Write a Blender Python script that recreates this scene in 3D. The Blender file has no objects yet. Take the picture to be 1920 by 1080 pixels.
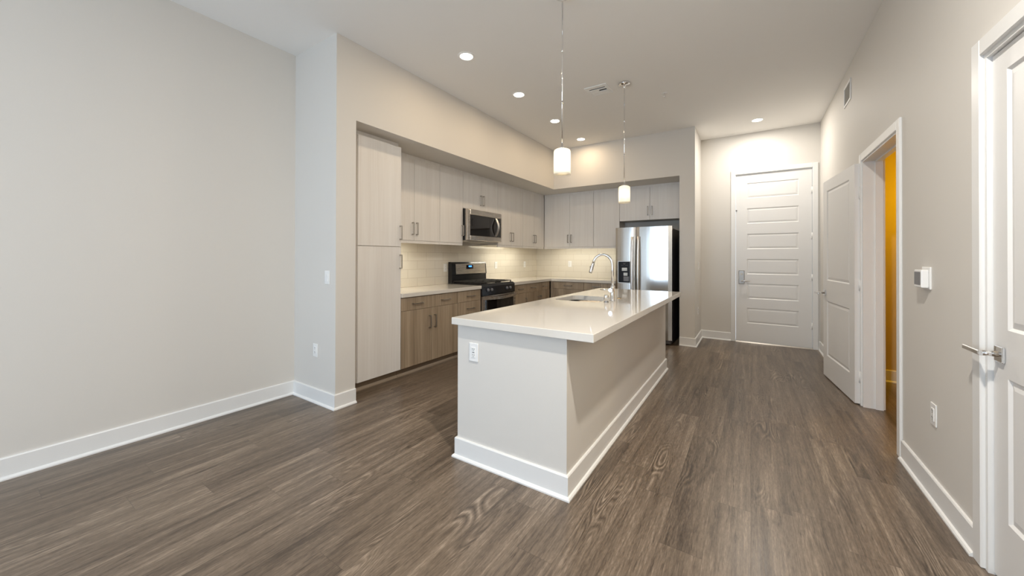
import bpy, bmesh, math, random
from mathutils import Vector, Matrix
PI = math.pi
S = bpy.context.scene
COL = S.collection

# ------------------------------------------------------------------ camera
YAW, PITCH, ROLL, F_PX, CAM_Z = 0.5762, 0.0044, 0.0024, 688.76, 1.3089
cam_data = bpy.data.cameras.new('camera')
cam = bpy.data.objects.new('camera', cam_data)
COL.objects.link(cam)
cam_data.sensor_width = 36.0
cam_data.lens = 36.0 * F_PX / 1920.0
cam_data.shift_y = -60.26 / 1920.0
cam_data.clip_start = 0.02
_r = Vector((math.cos(YAW), math.sin(YAW), 0)); _f = Vector((-math.sin(YAW), math.cos(YAW), 0)); _u = Vector((0, 0, 1))
f2 = _f * math.cos(PITCH) + _u * math.sin(PITCH); u2 = _u * math.cos(PITCH) - _f * math.sin(PITCH)
r3 = _r * math.cos(ROLL) + u2 * math.sin(ROLL); u3 = u2 * math.cos(ROLL) - _r * math.sin(ROLL)
cam.matrix_world = Matrix(((r3.x, u3.x, -f2.x, 0), (r3.y, u3.y, -f2.y, 0), (r3.z, u3.z, -f2.z, CAM_Z), (0, 0, 0, 1)))
S.camera = cam

# ------------------------------------------------------------------ world, daylight, exposure
S.view_settings.view_transform = 'Standard'
S.view_settings.look = 'None'
S.view_settings.gamma = 1.0
S.view_settings.use_curve_mapping = False
S.view_settings.exposure = 0.08
world = bpy.data.worlds.new('world'); S.world = world
world.use_nodes = True
bg = world.node_tree.nodes['Background']
bg.inputs['Color'].default_value = (0.80, 0.90, 1.0, 1)
bg.inputs['Strength'].default_value = 1.6
try:
    S.cycles.max_bounces = 14
    S.cycles.diffuse_bounces = 8
    S.cycles.sample_clamp_indirect = 6.0
    S.cycles.caustics_reflective = False
    S.cycles.caustics_refractive = False
except Exception:
    pass


def light(name, kind, loc, energy, color, rot=(0, 0, 0), **kw):
    d = bpy.data.lights.new(name, kind)
    d.energy = energy; d.color = color
    for k, v in kw.items():
        setattr(d, k, v)
    o = bpy.data.objects.new(name, d); COL.objects.link(o)
    o.location = loc; o.rotation_euler = rot
    return o


WARM = (1.0, 0.76, 0.49)
NEUTRAL = (1.0, 0.935, 0.84)
DAY = (0.60, 0.785, 1.0)
# daylight entering by the big glazed opening in the wall behind the camera
light('window_daylight', 'AREA', (-2.2, -2.98, 1.27), 108, DAY, (PI / 2, 0, 0), shape='RECTANGLE', size=2.2, size_y=2.34)

# ------------------------------------------------------------------ layout constants
XL, XP, XB, XR, XH, X2 = -3.676, -2.993, -3.80, 0.833, -0.687, -0.8965
Y1, YO, Y2, Y3, YB, YBACK = 1.824, 2.0134, 5.99, 6.772, 6.80, -2.8
C, ZS = 3.245, 2.545
PX, UX, BX = -3.158, -3.441, -3.139
UY, BY = 6.465, 6.19
K, TT = 0.915, 0.045


# ------------------------------------------------------------------ materials
def new_mat(name):
    m = bpy.data.materials.new(name); m.use_nodes = True
    nt = m.node_tree
    return m, nt, nt.nodes['Principled BSDF']


def plain(name, col, rough=0.5, metal=0.0, spec=0.5, noise=0.03, scale=40, bump=0.0, coat=0.0):
    m, nt, b = new_mat(name)
    N, L = nt.nodes, nt.links
    tc = N.new('ShaderNodeTexCoord')
    nz = N.new('ShaderNodeTexNoise'); nz.inputs['Scale'].default_value = scale; nz.inputs['Detail'].default_value = 3
    L.new(tc.outputs['Object'], nz.inputs['Vector'])
    rp = N.new('ShaderNodeMix'); rp.data_type = 'RGBA'
    rp.inputs[6].default_value = (*[max(0, c * (1 - noise)) for c in col], 1)
    rp.inputs[7].default_value = (*[min(1, c * (1 + noise)) for c in col], 1)
    L.new(nz.outputs['Fac'], rp.inputs[0]); L.new(rp.outputs[2], b.inputs['Base Color'])
    b.inputs['Roughness'].default_value = rough; b.inputs['Metallic'].default_value = metal
    b.inputs['Specular IOR Level'].default_value = spec
    b.inputs['Coat Weight'].default_value = coat
    if bump:
        bp = N.new('ShaderNodeBump'); bp.inputs['Strength'].default_value = bump; bp.inputs['Distance'].default_value = 0.001
        L.new(nz.outputs['Fac'], bp.inputs['Height']); L.new(bp.outputs['Normal'], b.inputs['Normal'])
    return m


def emissive(name, col, strength, base=(0.9, 0.9, 0.9)):
    m, nt, b = new_mat(name)
    b.inputs['Base Color'].default_value = (*base, 1)
    b.inputs['Emission Color'].default_value = (*col, 1)
    b.inputs['Emission Strength'].default_value = strength
    return m


def wood(name, dark, light_, rough=0.45, axis='Z', sc=55, stretch=0.02):
    """fine straight grain laminate, grain along one local axis"""
    m, nt, b = new_mat(name)
    N, L = nt.nodes, nt.links
    tc = N.new('ShaderNodeTexCoord'); mp = N.new('ShaderNodeMapping')
    v = [1, 1, 1]; v['XYZ'.index(axis)] = stretch
    mp.inputs['Scale'].default_value = v
    L.new(tc.outputs['Object'], mp.inputs['Vector'])
    oi = N.new('ShaderNodeObjectInfo')
    ad = N.new('ShaderNodeVectorMath'); ad.operation = 'ADD'
    sc3 = N.new('ShaderNodeVectorMath'); sc3.operation = 'SCALE'
    cmb = N.new('ShaderNodeCombineXYZ')
    for i in range(3):
        L.new(oi.outputs['Random'], cmb.inputs[i])
    L.new(cmb.outputs[0], sc3.inputs[0]); sc3.inputs['Scale'].default_value = 9.0
    L.new(mp.outputs[0], ad.inputs[0]); L.new(sc3.outputs[0], ad.inputs[1])
    n1 = N.new('ShaderNodeTexNoise'); n1.inputs['Scale'].default_value = sc; n1.inputs['Detail'].default_value = 6; n1.inputs['Roughness'].default_value = 0.65
    n2 = N.new('ShaderNodeTexNoise'); n2.inputs['Scale'].default_value = sc * 0.16; n2.inputs['Detail'].default_value = 2
    L.new(ad.outputs[0], n1.inputs['Vector']); L.new(ad.outputs[0], n2.inputs['Vector'])
    mx = N.new('ShaderNodeMath'); mx.operation = 'MULTIPLY_ADD'; mx.inputs[1].default_value = 0.45
    hf = N.new('ShaderNodeMath'); hf.operation = 'MULTIPLY'; hf.inputs[1].default_value = 0.55
    L.new(n1.outputs['Fac'], hf.inputs[0]); L.new(n2.outputs['Fac'], mx.inputs[0]); L.new(hf.outputs[0], mx.inputs[2])
    cr = N.new('ShaderNodeValToRGB')
    cr.color_ramp.elements[0].position = 0.36; cr.color_ramp.elements[0].color = (*dark, 1)
    cr.color_ramp.elements[1].position = 0.64; cr.color_ramp.elements[1].color = (*light_, 1)
    L.new(mx.outputs[0], cr.inputs[0]); L.new(cr.outputs[0], b.inputs['Base Color'])
    b.inputs['Roughness'].default_value = rough
    bp = N.new('ShaderNodeBump'); bp.inputs['Strength'].default_value = 0.08; bp.inputs['Distance'].default_value = 0.001
    L.new(n1.outputs['Fac'], bp.inputs['Height']); L.new(bp.outputs['Normal'], b.inputs['Normal'])
    return m


def floor_material():
    m, nt, b = new_mat('vinyl plank floor')
    N, L = nt.nodes, nt.links

    def mth(op, a, b_=None, c=None):
        n = N.new('ShaderNodeMath'); n.operation = op
        for i, x in enumerate((a, b_, c)):
            if x is None: continue
            if isinstance(x, (int, float)): n.inputs[i].default_value = x
            else: L.new(x, n.inputs[i])
        return n.outputs[0]
    tc = N.new('ShaderNodeTexCoord'); sp = N.new('ShaderNodeSeparateXYZ')
    L.new(tc.outputs['Object'], sp.inputs[0])
    X, Y = sp.outputs[0], sp.outputs[1]
    W_, LEN = 0.178, 1.22
    rowf = mth('DIVIDE', X, W_); row = mth('FLOOR', rowf)
    wn = N.new('ShaderNodeTexWhiteNoise'); wn.noise_dimensions = '1D'; L.new(row, wn.inputs['W'])
    colf = mth('ADD', mth('DIVIDE', Y, LEN), mth('MULTIPLY', wn.outputs['Value'], 7.0)); colm = mth('FLOOR', colf)
    idc = N.new('ShaderNodeCombineXYZ'); L.new(row, idc.inputs[0]); L.new(colm, idc.inputs[1])
    w2 = N.new('ShaderNodeTexWhiteNoise'); w2.noise_dimensions = '2D'; L.new(idc.outputs[0], w2.inputs['Vector'])
    rnd = w2.outputs['Value']
    # grain coordinates: long along Y, shifted per plank
    def coords(sx, sy, off):
        c = N.new('ShaderNodeCombineXYZ')
        L.new(mth('MULTIPLY', X, sx), c.inputs[0])
        L.new(mth('MULTIPLY', Y, sy), c.inputs[1])
        L.new(mth('MULTIPLY', rnd, off), c.inputs[2])
        return c.outputs[0]

    def noise(vec, scale, det, rough=0.6, dist=0.0):
        n = N.new('ShaderNodeTexNoise'); n.inputs['Scale'].default_value = scale; n.inputs['Detail'].default_value = det
        n.inputs['Roughness'].default_value = rough; n.inputs['Distortion'].default_value = dist
        L.new(vec, n.inputs['Vector']); return n.outputs['Fac']
    fine = noise(coords(1, 0.045, 31), 120, 5, 0.7)
    mid = noise(coords(1, 0.06, 17), 26, 4, 0.6, 0.4)
    broad = noise(coords(1, 0.12, 53), 7, 2, 0.5)
    speck = noise(coords(1, 0.16, 11), 150, 3, 0.75)
    # cathedral figure: contour lines of a stretched noise field
    fld = noise(coords(1, 0.13, 71), 5.0, 2, 0.5, 0.4)
    ring = mth('ABSOLUTE', mth('SUBTRACT', mth('FRACT', mth('MULTIPLY', fld, 34.0)), 0.5))
    gate = noise(coords(1, 0.5, 91), 2.6, 1)
    gate = mth('MULTIPLY', mth('MAXIMUM', mth('SUBTRACT', gate, 0.56), 0.0), 4.2)
    fig = mth('MULTIPLY', mth('SUBTRACT', ring, 0.25), gate)
    fleck = noise(coords(1, 0.07, 23), 75, 3, 0.7)
    fleck = mth('MULTIPLY', mth('MAXIMUM', mth('SUBTRACT', fleck, 0.60), 0.0), -1.5)
    streak = noise(coords(1, 0.035, 41), 20, 3, 0.6, 0.3)
    val = mth('ADD', mth('MULTIPLY', mth('SUBTRACT', fine, 0.5), 0.50), mth('MULTIPLY', mth('SUBTRACT', mid, 0.5), 0.42))
    val = mth('ADD', val, mth('MULTIPLY', mth('SUBTRACT', streak, 0.5), 0.42))
    val = mth('ADD', val, mth('MULTIPLY', mth('SUBTRACT', broad, 0.5), 0.30))
    val = mth('ADD', val, mth('MULTIPLY', mth('SUBTRACT', speck, 0.5), 0.42))
    val = mth('ADD', val, mth('MULTIPLY', mth('SUBTRACT', rnd, 0.5), 0.10))
    val = mth('ADD', val, mth('ADD', fig, fleck))
    val = mth('ADD', val, 0.505)
    cr = N.new('ShaderNodeValToRGB'); e = cr.color_ramp.elements
    e[0].position = 0.24; e[0].color = (0.040, 0.029, 0.021, 1)
    e[1].position = 0.80; e[1].color = (0.370, 0.295, 0.226, 1)
    x = e.new(0.42); x.color = (0.108, 0.080, 0.058, 1)
    x = e.new(0.58); x.color = (0.182, 0.139, 0.102, 1)
    L.new(val, cr.inputs[0])
    # seams
    fx = mth('FRACT', rowf); fy = mth('FRACT', colf)
    sx = mth('MINIMUM', fx, mth('SUBTRACT', 1.0, fx)); sy = mth('MINIMUM', fy, mth('SUBTRACT', 1.0, fy))
    seam = mth('MAXIMUM', mth('LESS_THAN', sx, 0.006), mth('LESS_THAN', sy, 0.0010))
    mx = N.new('ShaderNodeMix'); mx.data_type = 'RGBA'
    L.new(mth('MULTIPLY', seam, 0.45), mx.inputs[0]); L.new(cr.outputs[0], mx.inputs[6]); mx.inputs[7].default_value = (0.05, 0.037, 0.028, 1)
    L.new(mx.outputs[2], b.inputs['Base Color'])
    rr = mth('ADD', mth('MULTIPLY', fine, 0.14), 0.24)
    L.new(rr, b.inputs['Roughness'])
    b.inputs['Specular IOR Level'].default_value = 0.5
    bp = N.new('ShaderNodeBump'); bp.inputs['Strength'].default_value = 0.25; bp.inputs['Distance'].default_value = 0.001
    L.new(mth('SUBTRACT', val, seam), bp.inputs['Height']); L.new(bp.outputs['Normal'], b.inputs['Normal'])
    return m


K_TOP = 0.915


def tile_material(name, ua):
    """glossy cream wall tile, running bond; ua = world axis that runs along the wall"""
    m, nt, b = new_mat(name)
    N, L = nt.nodes, nt.links
    tc = N.new('ShaderNodeTexCoord'); sp = N.new('ShaderNodeSeparateXYZ'); cb = N.new('ShaderNodeCombineXYZ')
    L.new(tc.outputs['Object'], sp.inputs[0])
    sh = N.new('ShaderNodeMath'); sh.operation = 'SUBTRACT'; sh.inputs[1].default_value = 0.015
    L.new(sp.outputs['XYZ'.index(ua)], sh.inputs[0]); L.new(sh.outputs[0], cb.inputs[0])
    off = N.new('ShaderNodeMath'); off.operation = 'SUBTRACT'; off.inputs[1].default_value = K_TOP
    L.new(sp.outputs[2], off.inputs[0]); L.new(off.outputs[0], cb.inputs[1])
    br = N.new('ShaderNodeTexBrick')
    br.inputs['Scale'].default_value = 1.0; br.inputs['Brick Width'].default_value = 0.33; br.inputs['Row Height'].default_value = 0.1155
    br.inputs['Mortar Size'].default_value = 0.0022; br.inputs['Mortar Smooth'].default_value = 0.2; br.inputs['Bias'].default_value = 0.0
    br.inputs['Color1'].default_value = (0.72, 0.67, 0.58, 1); br.inputs['Color2'].default_value = (0.75, 0.70, 0.61, 1)
    br.inputs['Mortar'].default_value = (0.55, 0.49, 0.40, 1)
    L.new(cb.outputs[0], br.inputs['Vector']); L.new(br.outputs['Color'], b.inputs['Base Color'])
    b.inputs['Roughness'].default_value = 0.14
    iv = N.new('ShaderNodeMath'); iv.operation = 'SUBTRACT'; iv.inputs[0].default_value = 1.0
    L.new(br.outputs['Fac'], iv.inputs[1])
    bp = N.new('ShaderNodeBump'); bp.inputs['Strength'].default_value = 0.35; bp.inputs['Distance'].default_value = 0.002
    L.new(iv.outputs[0], bp.inputs['Height']); L.new(bp.outputs['Normal'], b.inputs['Normal'])
    return m


def brushed(name, col, rough=0.26, axis='X'):
    m, nt, b = new_mat(name)
    N, L = nt.nodes, nt.links
    tc = N.new('ShaderNodeTexCoord'); mp = N.new('ShaderNodeMapping')
    v = [260, 260, 260]; v['XYZ'.index(axis)] = 3
    mp.inputs['Scale'].default_value = v
    L.new(tc.outputs['Object'], mp.inputs['Vector'])
    nz = N.new('ShaderNodeTexNoise'); nz.inputs['Scale'].default_value = 1.0; nz.inputs['Detail'].default_value = 2
    L.new(mp.outputs[0], nz.inputs['Vector'])
    mr = N.new('ShaderNodeMapRange'); mr.inputs['To Min'].default_value = rough - 0.02; mr.inputs['To Max'].default_value = rough + 0.03
    L.new(nz.outputs['Fac'], mr.inputs['Value']); L.new(mr.outputs[0], b.inputs['Roughness'])
    b.inputs['Base Color'].default_value = (*col, 1); b.inputs['Metallic'].default_value = 1.0
    return m


def shade_glass():
    """white opal glass: lets the lamp inside shine through"""
    m = bpy.data.materials.new('opal glass'); m.use_nodes = True
    nt = m.node_tree; N, L = nt.nodes, nt.links
    N.clear()
    out = N.new('ShaderNodeOutputMaterial')
    tr = N.new('ShaderNodeBsdfTranslucent'); tr.inputs['Color'].default_value = (0.95, 0.91, 0.82, 1)
    df = N.new('ShaderNodeBsdfDiffuse'); df.inputs['Color'].default_value = (0.9, 0.88, 0.83, 1)
    gl = N.new('ShaderNodeBsdfGlossy'); gl.inputs['Roughness'].default_value = 0.1
    m1 = N.new('ShaderNodeMixShader'); m1.inputs[0].default_value = 0.4
    m2 = N.new('ShaderNodeMixShader'); m2.inputs[0].default_value = 0.05
    L.new(tr.outputs[0], m1.inputs[1]); L.new(df.outputs[0], m1.inputs[2])
    L.new(m1.outputs[0], m2.inputs[1]); L.new(gl.outputs[0], m2.inputs[2]); L.new(m2.outputs[0], out.inputs[0])
    return m


def pane_glass():
    m = bpy.data.materials.new('window glass'); m.use_nodes = True
    nt = m.node_tree; N, L = nt.nodes, nt.links
    N.clear()
    out = N.new('ShaderNodeOutputMaterial')
    tp = N.new('ShaderNodeBsdfTransparent'); gl = N.new('ShaderNodeBsdfGlossy'); gl.inputs['Roughness'].default_value = 0.02
    mx = N.new('ShaderNodeMixShader'); mx.inputs[0].default_value = 0.06
    L.new(tp.outputs[0], mx.inputs[1]); L.new(gl.outputs[0], mx.inputs[2]); L.new(mx.outputs[0], out.inputs[0])
    return m


M = dict(
    paint=plain('beige wall paint', (0.68, 0.655, 0.615), 0.62, noise=0.012, scale=180, bump=0.05, spec=0.3),
    ceil=plain('ceiling paint', (0.87, 0.86, 0.84), 0.8, noise=0.01, scale=150, bump=0.05, spec=0.2),
    tan=plain('tan side room paint', (0.62, 0.49, 0.27), 0.6, noise=0.012, scale=180),  # golden glow of the warm lamp is mixed into this wall colour
    trim=plain('white semi-gloss trim', (0.80, 0.80, 0.79), 0.35, noise=0.008, scale=20),
    door=plain('white door paint', (0.78, 0.775, 0.765), 0.38, noise=0.008, scale=20),
    floor=floor_material(),
    tile_l=tile_material('cream wall tile along depth', 'Y'),
    tile_b=tile_material('cream wall tile along width', 'X'),
    light_wood=wood('pale laminate', (0.73, 0.705, 0.68), (0.80, 0.785, 0.765), 0.42, 'Z', 60, 0.025),
    brown_wood=wood('brown oak laminate', (0.245, 0.185, 0.125), (0.44, 0.345, 0.245), 0.45, 'Z', 48, 0.03),
    carcass=plain('cabinet carcass', (0.60, 0.56, 0.50), 0.5),
    kick=wood('brown toe kick', (0.26, 0.20, 0.14), (0.38, 0.30, 0.22), 0.45, 'X', 48, 0.03),
    quartz=plain('cream quartz', (0.69, 0.66, 0.61), 0.06, noise=0.025, scale=320, spec=0.5),
    nickel=brushed('brushed nickel', (0.40, 0.375, 0.345), 0.28, 'Z'),
    steel=brushed('brushed stainless', (0.60, 0.59, 0.57), 0.14, 'Z'),
    steel_h=brushed('brushed stainless along width', (0.60, 0.55, 0.49), 0.27, 'X'),
    chrome=plain('chrome', (0.82, 0.82, 0.82), 0.05, 1.0, noise=0.0),
    sink_steel=brushed('satin sink steel', (0.62, 0.61, 0.60), 0.24, 'X'),
    black=plain('black enamel', (0.012, 0.012, 0.014), 0.18, noise=0.1, scale=30),
    blackmat=plain('black cast iron', (0.018, 0.016, 0.015), 0.55, noise=0.2, scale=60),
    glass=plain('dark glass', (0.012, 0.010, 0.009), 0.03, noise=0.0, spec=0.7),
    panel=plain('black panel', (0.008, 0.008, 0.010), 0.22, noise=0.0, spec=0.25),
    pull=brushed('bright satin steel', (0.80, 0.79, 0.78), 0.34, 'Z'),
    fridge_side=plain('charcoal textured steel', (0.035, 0.032, 0.034), 0.42, noise=0.1, scale=200),
    plastic=plain('white plastic', (0.84, 0.84, 0.83), 0.3, noise=0.005),
    grey=plain('grey plastic', (0.17, 0.17, 0.18), 0.3),
    slot=plain('dark slot', (0.03, 0.03, 0.03), 0.6),
    lens=emissive('lit downlight lens', (1.0, 0.93, 0.82), 9.0),
    bulb=emissive('lit bulb', (1.0, 0.86, 0.64), 5.0),
    strip=emissive('lit strip lens', (1.0, 0.84, 0.58), 5.0),
    blue=emissive('blue clock digits', (0.05, 0.25, 1.0), 4.0, (0.02, 0.05, 0.1)),
    shade=shade_glass(), pane=pane_glass(),
    brass=plain('brass ring', (0.55, 0.40, 0.20), 0.25, 1.0),
    palegrey=plain('pale grey plastic', (0.62, 0.66, 0.68), 0.3),
)


# ------------------------------------------------------------------ mesh helpers
def BM(): return bmesh.new()


def box(bm, x0, x1, y0, y1, z0, z1, bev=0.0, seg=1):
    if x0 > x1: x0, x1 = x1, x0
    if y0 > y1: y0, y1 = y1, y0
    if z0 > z1: z0, z1 = z1, z0
    vs = [bm.verts.new(p) for p in ((x0, y0, z0), (x1, y0, z0), (x1, y1, z0), (x0, y1, z0), (x0, y0, z1), (x1, y0, z1), (x1, y1, z1), (x0, y1, z1))]
    fs = [bm.faces.new([vs[i] for i in q]) for q in ((0, 3, 2, 1), (4, 5, 6, 7), (0, 1, 5, 4), (1, 2, 6, 5), (2, 3, 7, 6), (3, 0, 4, 7))]
    if bev > 0:
        es = list({e for f in fs for e in f.edges})
        bmesh.ops.bevel(bm, geom=es, offset=bev, segments=seg, affect='EDGES', profile=0.5)
    return bm


def frustum(bm, x0, x1, z0, z1, yb, yt, ins):
    """raised panel field facing -y: base at yb, top at yt, inset ins"""
    a = [bm.verts.new(p) for p in ((x0, yb, z0), (x1, yb, z0), (x1, yb, z1), (x0, yb, z1))]
    b = [bm.verts.new(p) for p in ((x0 + ins, yt, z0 + ins), (x1 - ins, yt, z0 + ins), (x1 - ins, yt, z1 - ins), (x0 + ins, yt, z1 - ins))]
    for i in range(4):
        j = (i + 1) % 4
        bm.faces.new((a[i], a[j], b[j], b[i]))
    bm.faces.new(b)
    bmesh.ops.recalc_face_normals(bm, faces=bm.faces[:])


def cyl(bm, p0, p1, r0, r1=None, n=20, caps=True):
    r1 = r0 if r1 is None else r1
    return tube(bm, [p0, p1], [r0, r1], n, caps)


def tube(bm, pts, r, n=14, caps=True):
    pts = [Vector(p) for p in pts]
    rs = r if isinstance(r, (list, tuple)) else [r] * len(pts)
    rings = []; prev = None
    for i, p in enumerate(pts):
        t = (pts[min(i + 1, len(pts) - 1)] - pts[max(i - 1, 0)]).normalized()
        if prev is None:
            a = Vector((0, 0, 1)) if abs(t.z) < 0.9 else Vector((1, 0, 0))
            u = t.cross(a).normalized()
        else:
            u = (prev - t * prev.dot(t)).normalized()
        prev = u; v = t.cross(u)
        rings.append([bm.verts.new(p + (u * math.cos(2 * PI * k / n) + v * math.sin(2 * PI * k / n)) * rs[i]) for k in range(n)])
    for a, b in zip(rings, rings[1:]):
        for k in range(n):
            f = bm.faces.new((a[k], a[(k + 1) % n], b[(k + 1) % n], b[k])); f.smooth = True
    if caps:
        bm.faces.new(list(reversed(rings[0]))); bm.faces.new(rings[-1])
    return bm


def lathe(bm, prof, cx=0, cy=0, n=32, close=True):
    rings = []
    for r, z in prof:
        if r <= 1e-6: rings.append([bm.verts.new((cx, cy, z))])
        else: rings.append([bm.verts.new((cx + r * math.cos(2 * PI * k / n), cy + r * math.sin(2 * PI * k / n), z)) for k in range(n)])
    for a, b in zip(rings, rings[1:]):
        for k in range(n):
            j = (k + 1) % n
            if len(a) == 1 and len(b) == 1: continue
            if len(a) == 1: f = bm.faces.new((a[0], b[j], b[k]))
            elif len(b) == 1: f = bm.faces.new((a[k], a[j], b[0]))
            else: f = bm.faces.new((a[k], a[j], b[j], b[k]))
            f.smooth = True
    bmesh.ops.recalc_face_normals(bm, faces=bm.faces[:])
    return bm


def rrect(cx, cy, hx, hy, r, seg=6):
    out = []
    for sx, sy, a0 in ((1, 1, 0), (-1, 1, 90), (-1, -1, 180), (1, -1, 270)):
        for k in range(seg + 1):
            a = math.radians(a0 + 90 * k / seg)
            out.append((cx + sx * (hx - r) + r * math.cos(a), cy + sy * (hy - r) + r * math.sin(a)))
    return out


def loft(bm, loops, cap0=True, cap1=True, smooth=False):
    rings = [[bm.verts.new(p) for p in lp] for lp in loops]
    n = len(rings[0])
    for a, b in zip(rings, rings[1:]):
        for k in range(n):
            f = bm.faces.new((a[k], a[(k + 1) % n], b[(k + 1) % n], b[k])); f.smooth = smooth
    if cap0: bm.faces.new(list(reversed(rings[0])))
    if cap1: bm.faces.new(rings[-1])
    bmesh.ops.recalc_face_normals(bm, faces=bm.faces[:])
    return bm


def prism(bm, pts, a0, a1, plane='xz'):
    """extrude a polygon: plane 'xz' along y, 'yz' along x, 'xy' along z"""
    def P(p, t):
        return {'xz': (p[0], t, p[1]), 'yz': (t, p[0], p[1]), 'xy': (p[0], p[1], t)}[plane]
    return loft(bm, [[P(p, a0) for p in pts], [P(p, a1) for p in pts]])


# ------------------------------------------------------------------ object helpers
def part(name, bm, mat, parent=None, label=None):
    me = bpy.data.meshes.new(name)
    bm.to_mesh(me); bm.free()
    me.materials.append(M[mat] if isinstance(mat, str) else mat)
    o = bpy.data.objects.new(name, me); COL.objects.link(o)
    if parent is not None: o.parent = parent
    if label: o['label'] = label
    return o


def tag(o, label, cat, group=None, kind=None):
    o['label'] = label; o['category'] = cat
    if group: o['group'] = group
    if kind: o['kind'] = kind
    return o


def thing(name, label, cat, loc=(0, 0, 0), rotz=0.0, group=None, kind=None):
    o = bpy.data.objects.new(name, None); COL.objects.link(o)
    o.empty_display_size = 0.1
    o.location = loc; o.rotation_euler = (0, 0, rotz)
    return tag(o, label, cat, group, kind)


def struct(name, bm, mat, label=None, cat=None):
    o = part(name, bm, mat)
    o['kind'] = 'structure'
    if label: o['label'] = label; o['category'] = cat
    return o


def dup(root, loc, rotz=None, label=None):
    r = root.copy(); COL.objects.link(r); r.location = loc
    if rotz is not None: r.rotation_euler = (0, 0, rotz)
    if label: r['label'] = label
    for ch in list(root.children):
        c = ch.copy(); COL.objects.link(c); c.parent = r
        for g in list(ch.children):
            d = g.copy(); COL.objects.link(d); d.parent = c
    return r


LEFTRUN, BACKRUN, RIGHTWALL = PI / 2, 0.0, -PI / 2

# ------------------------------------------------------------------ the room shell
bm = BM(); box(bm, -3.95, 2.75, YBACK - 0.15, Y3 + 0.15, -0.1, 0.0)
struct('floor', bm, 'floor', 'grey brown wood-look plank floor running towards the entry door', 'floor')
bm = BM(); box(bm, -3.95, 2.75, YBACK - 0.15, Y3 + 0.15, C, C + 0.1)
struct('ceiling', bm, 'ceil', 'flat off-white ceiling with recessed lights', 'ceiling')
bm = BM(); box(bm, XL - 0.14, XL, YBACK, Y1, 0, C)
struct('wall_left', bm, 'paint', 'long bare beige wall at the left', 'wall')
bm = BM(); box(bm, XB - 0.12, XP, Y1, YO, 0, C)
struct('wall_left_return', bm, 'paint', 'beige wing wall beside the tall pantry', 'wall')
bm = BM(); box(bm, XB - 0.12, XB, YO, YB, 0, ZS)
struct('wall_kitchen_left', bm, 'paint', 'wall behind the range and left cabinets', 'wall')
bm = BM(); box(bm, XB - 0.12, X2, YB, YB + 0.1, 0, ZS)
struct('wall_kitchen_back', bm, 'paint', 'wall behind the refrigerator and back cabinets', 'wall')
bm = BM(); box(bm, XB - 0.12, XP, YO, YB + 0.1, ZS, C)
struct('wall_left_soffit', bm, 'paint', 'deep beige soffit above the range wall cabinets', 'soffit')
bm = BM(); box(bm, XP, X2, Y2, YB + 0.1, ZS, C)
struct('wall_back_soffit', bm, 'paint', 'beige soffit above the refrigerator wall cabinets', 'soffit')
bm = BM(); box(bm, X2, XH, Y2, Y3 + 0.12, 0, C)
struct('wall_hall_left', bm, 'paint', 'beige wall end between refrigerator and entry door', 'wall')
DX0, DX1, DH = -0.195, 0.741, 2.606
bm = BM()
box(bm, XH, DX0 - 0.03, Y3, Y3 + 0.12, 0, C)
box(bm, DX1 + 0.03, XR + 0.15, Y3, Y3 + 0.12, 0, C)
box(bm, DX0 - 0.03, DX1 + 0.03, Y3, Y3 + 0.12, DH + 0.03, C)
struct('wall_hall_end', bm, 'paint', 'beige wall around the white entry door', 'wall')
ND0, ND1, NDH = 1.40, 2.395, 2.175      # near closed door opening in the right wall
OY0, OY1, OH = 3.455, 4.415, 2.175      # open doorway in the right wall
WT = 0.125
bm = BM()
for a, b_ in ((YBACK, ND0), (ND1, OY0), (OY1, Y3)):
    box(bm, XR, XR + WT, a, b_, 0, C)
box(bm, XR, XR + WT, ND0, ND1, NDH, C)
box(bm, XR, XR + WT, OY0, OY1, OH, C)
struct('wall_right', bm, 'paint', 'beige wall at the right with a thermostat and two doorways', 'wall')
WX0, WX1, WZ0, WZ1 = -3.3, -1.1, 0.06, 2.48
bm = BM()
box(bm, XL - 0.14, WX0, YBACK - 0.12, YBACK, 0, C)
box(bm, WX1, XR + WT, YBACK - 0.12, YBACK, 0, C)
box(bm, WX0, WX1, YBACK - 0.12, YBACK, 0, WZ0)
box(bm, WX0, WX1, YBACK - 0.12, YBACK, WZ1, C)
struct('wall_back', bm, 'paint', 'wall with the large window behind the camera', 'wall')
win = thing('window_1', 'large glazed opening in the wall behind the camera', 'window', (0, YBACK, 0), kind='structure')
bm = BM()
for x in (WX0, (WX0 + WX1) / 2 - 0.03, WX1 - 0.06):
    box(bm, x, x + 0.06, -0.08, -0.02, WZ0, WZ1)
box(bm, WX0, WX1, -0.08, -0.02, WZ0, WZ0 + 0.06); box(bm, WX0, WX1, -0.08, -0.02, WZ1 - 0.06, WZ1)
part('window_frame', bm, 'trim', win)
for xa, xb in ((WX0 + 0.06, (WX0 + WX1) / 2 - 0.03), ((WX0 + WX1) / 2 + 0.03, WX1 - 0.06)):
    bm = BM(); box(bm, xa, xb, -0.055, -0.047, WZ0 + 0.06, WZ1 - 0.06)
    part('pane', bm, 'pane', win)
# side room seen through the open doorway
BYF = 5.44
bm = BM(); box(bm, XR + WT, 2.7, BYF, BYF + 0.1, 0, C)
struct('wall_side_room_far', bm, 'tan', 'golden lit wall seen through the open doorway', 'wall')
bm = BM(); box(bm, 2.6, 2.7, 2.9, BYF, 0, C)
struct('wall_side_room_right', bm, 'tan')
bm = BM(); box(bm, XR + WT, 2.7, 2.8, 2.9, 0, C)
struct('wall_side_room_near', bm, 'tan')
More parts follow.
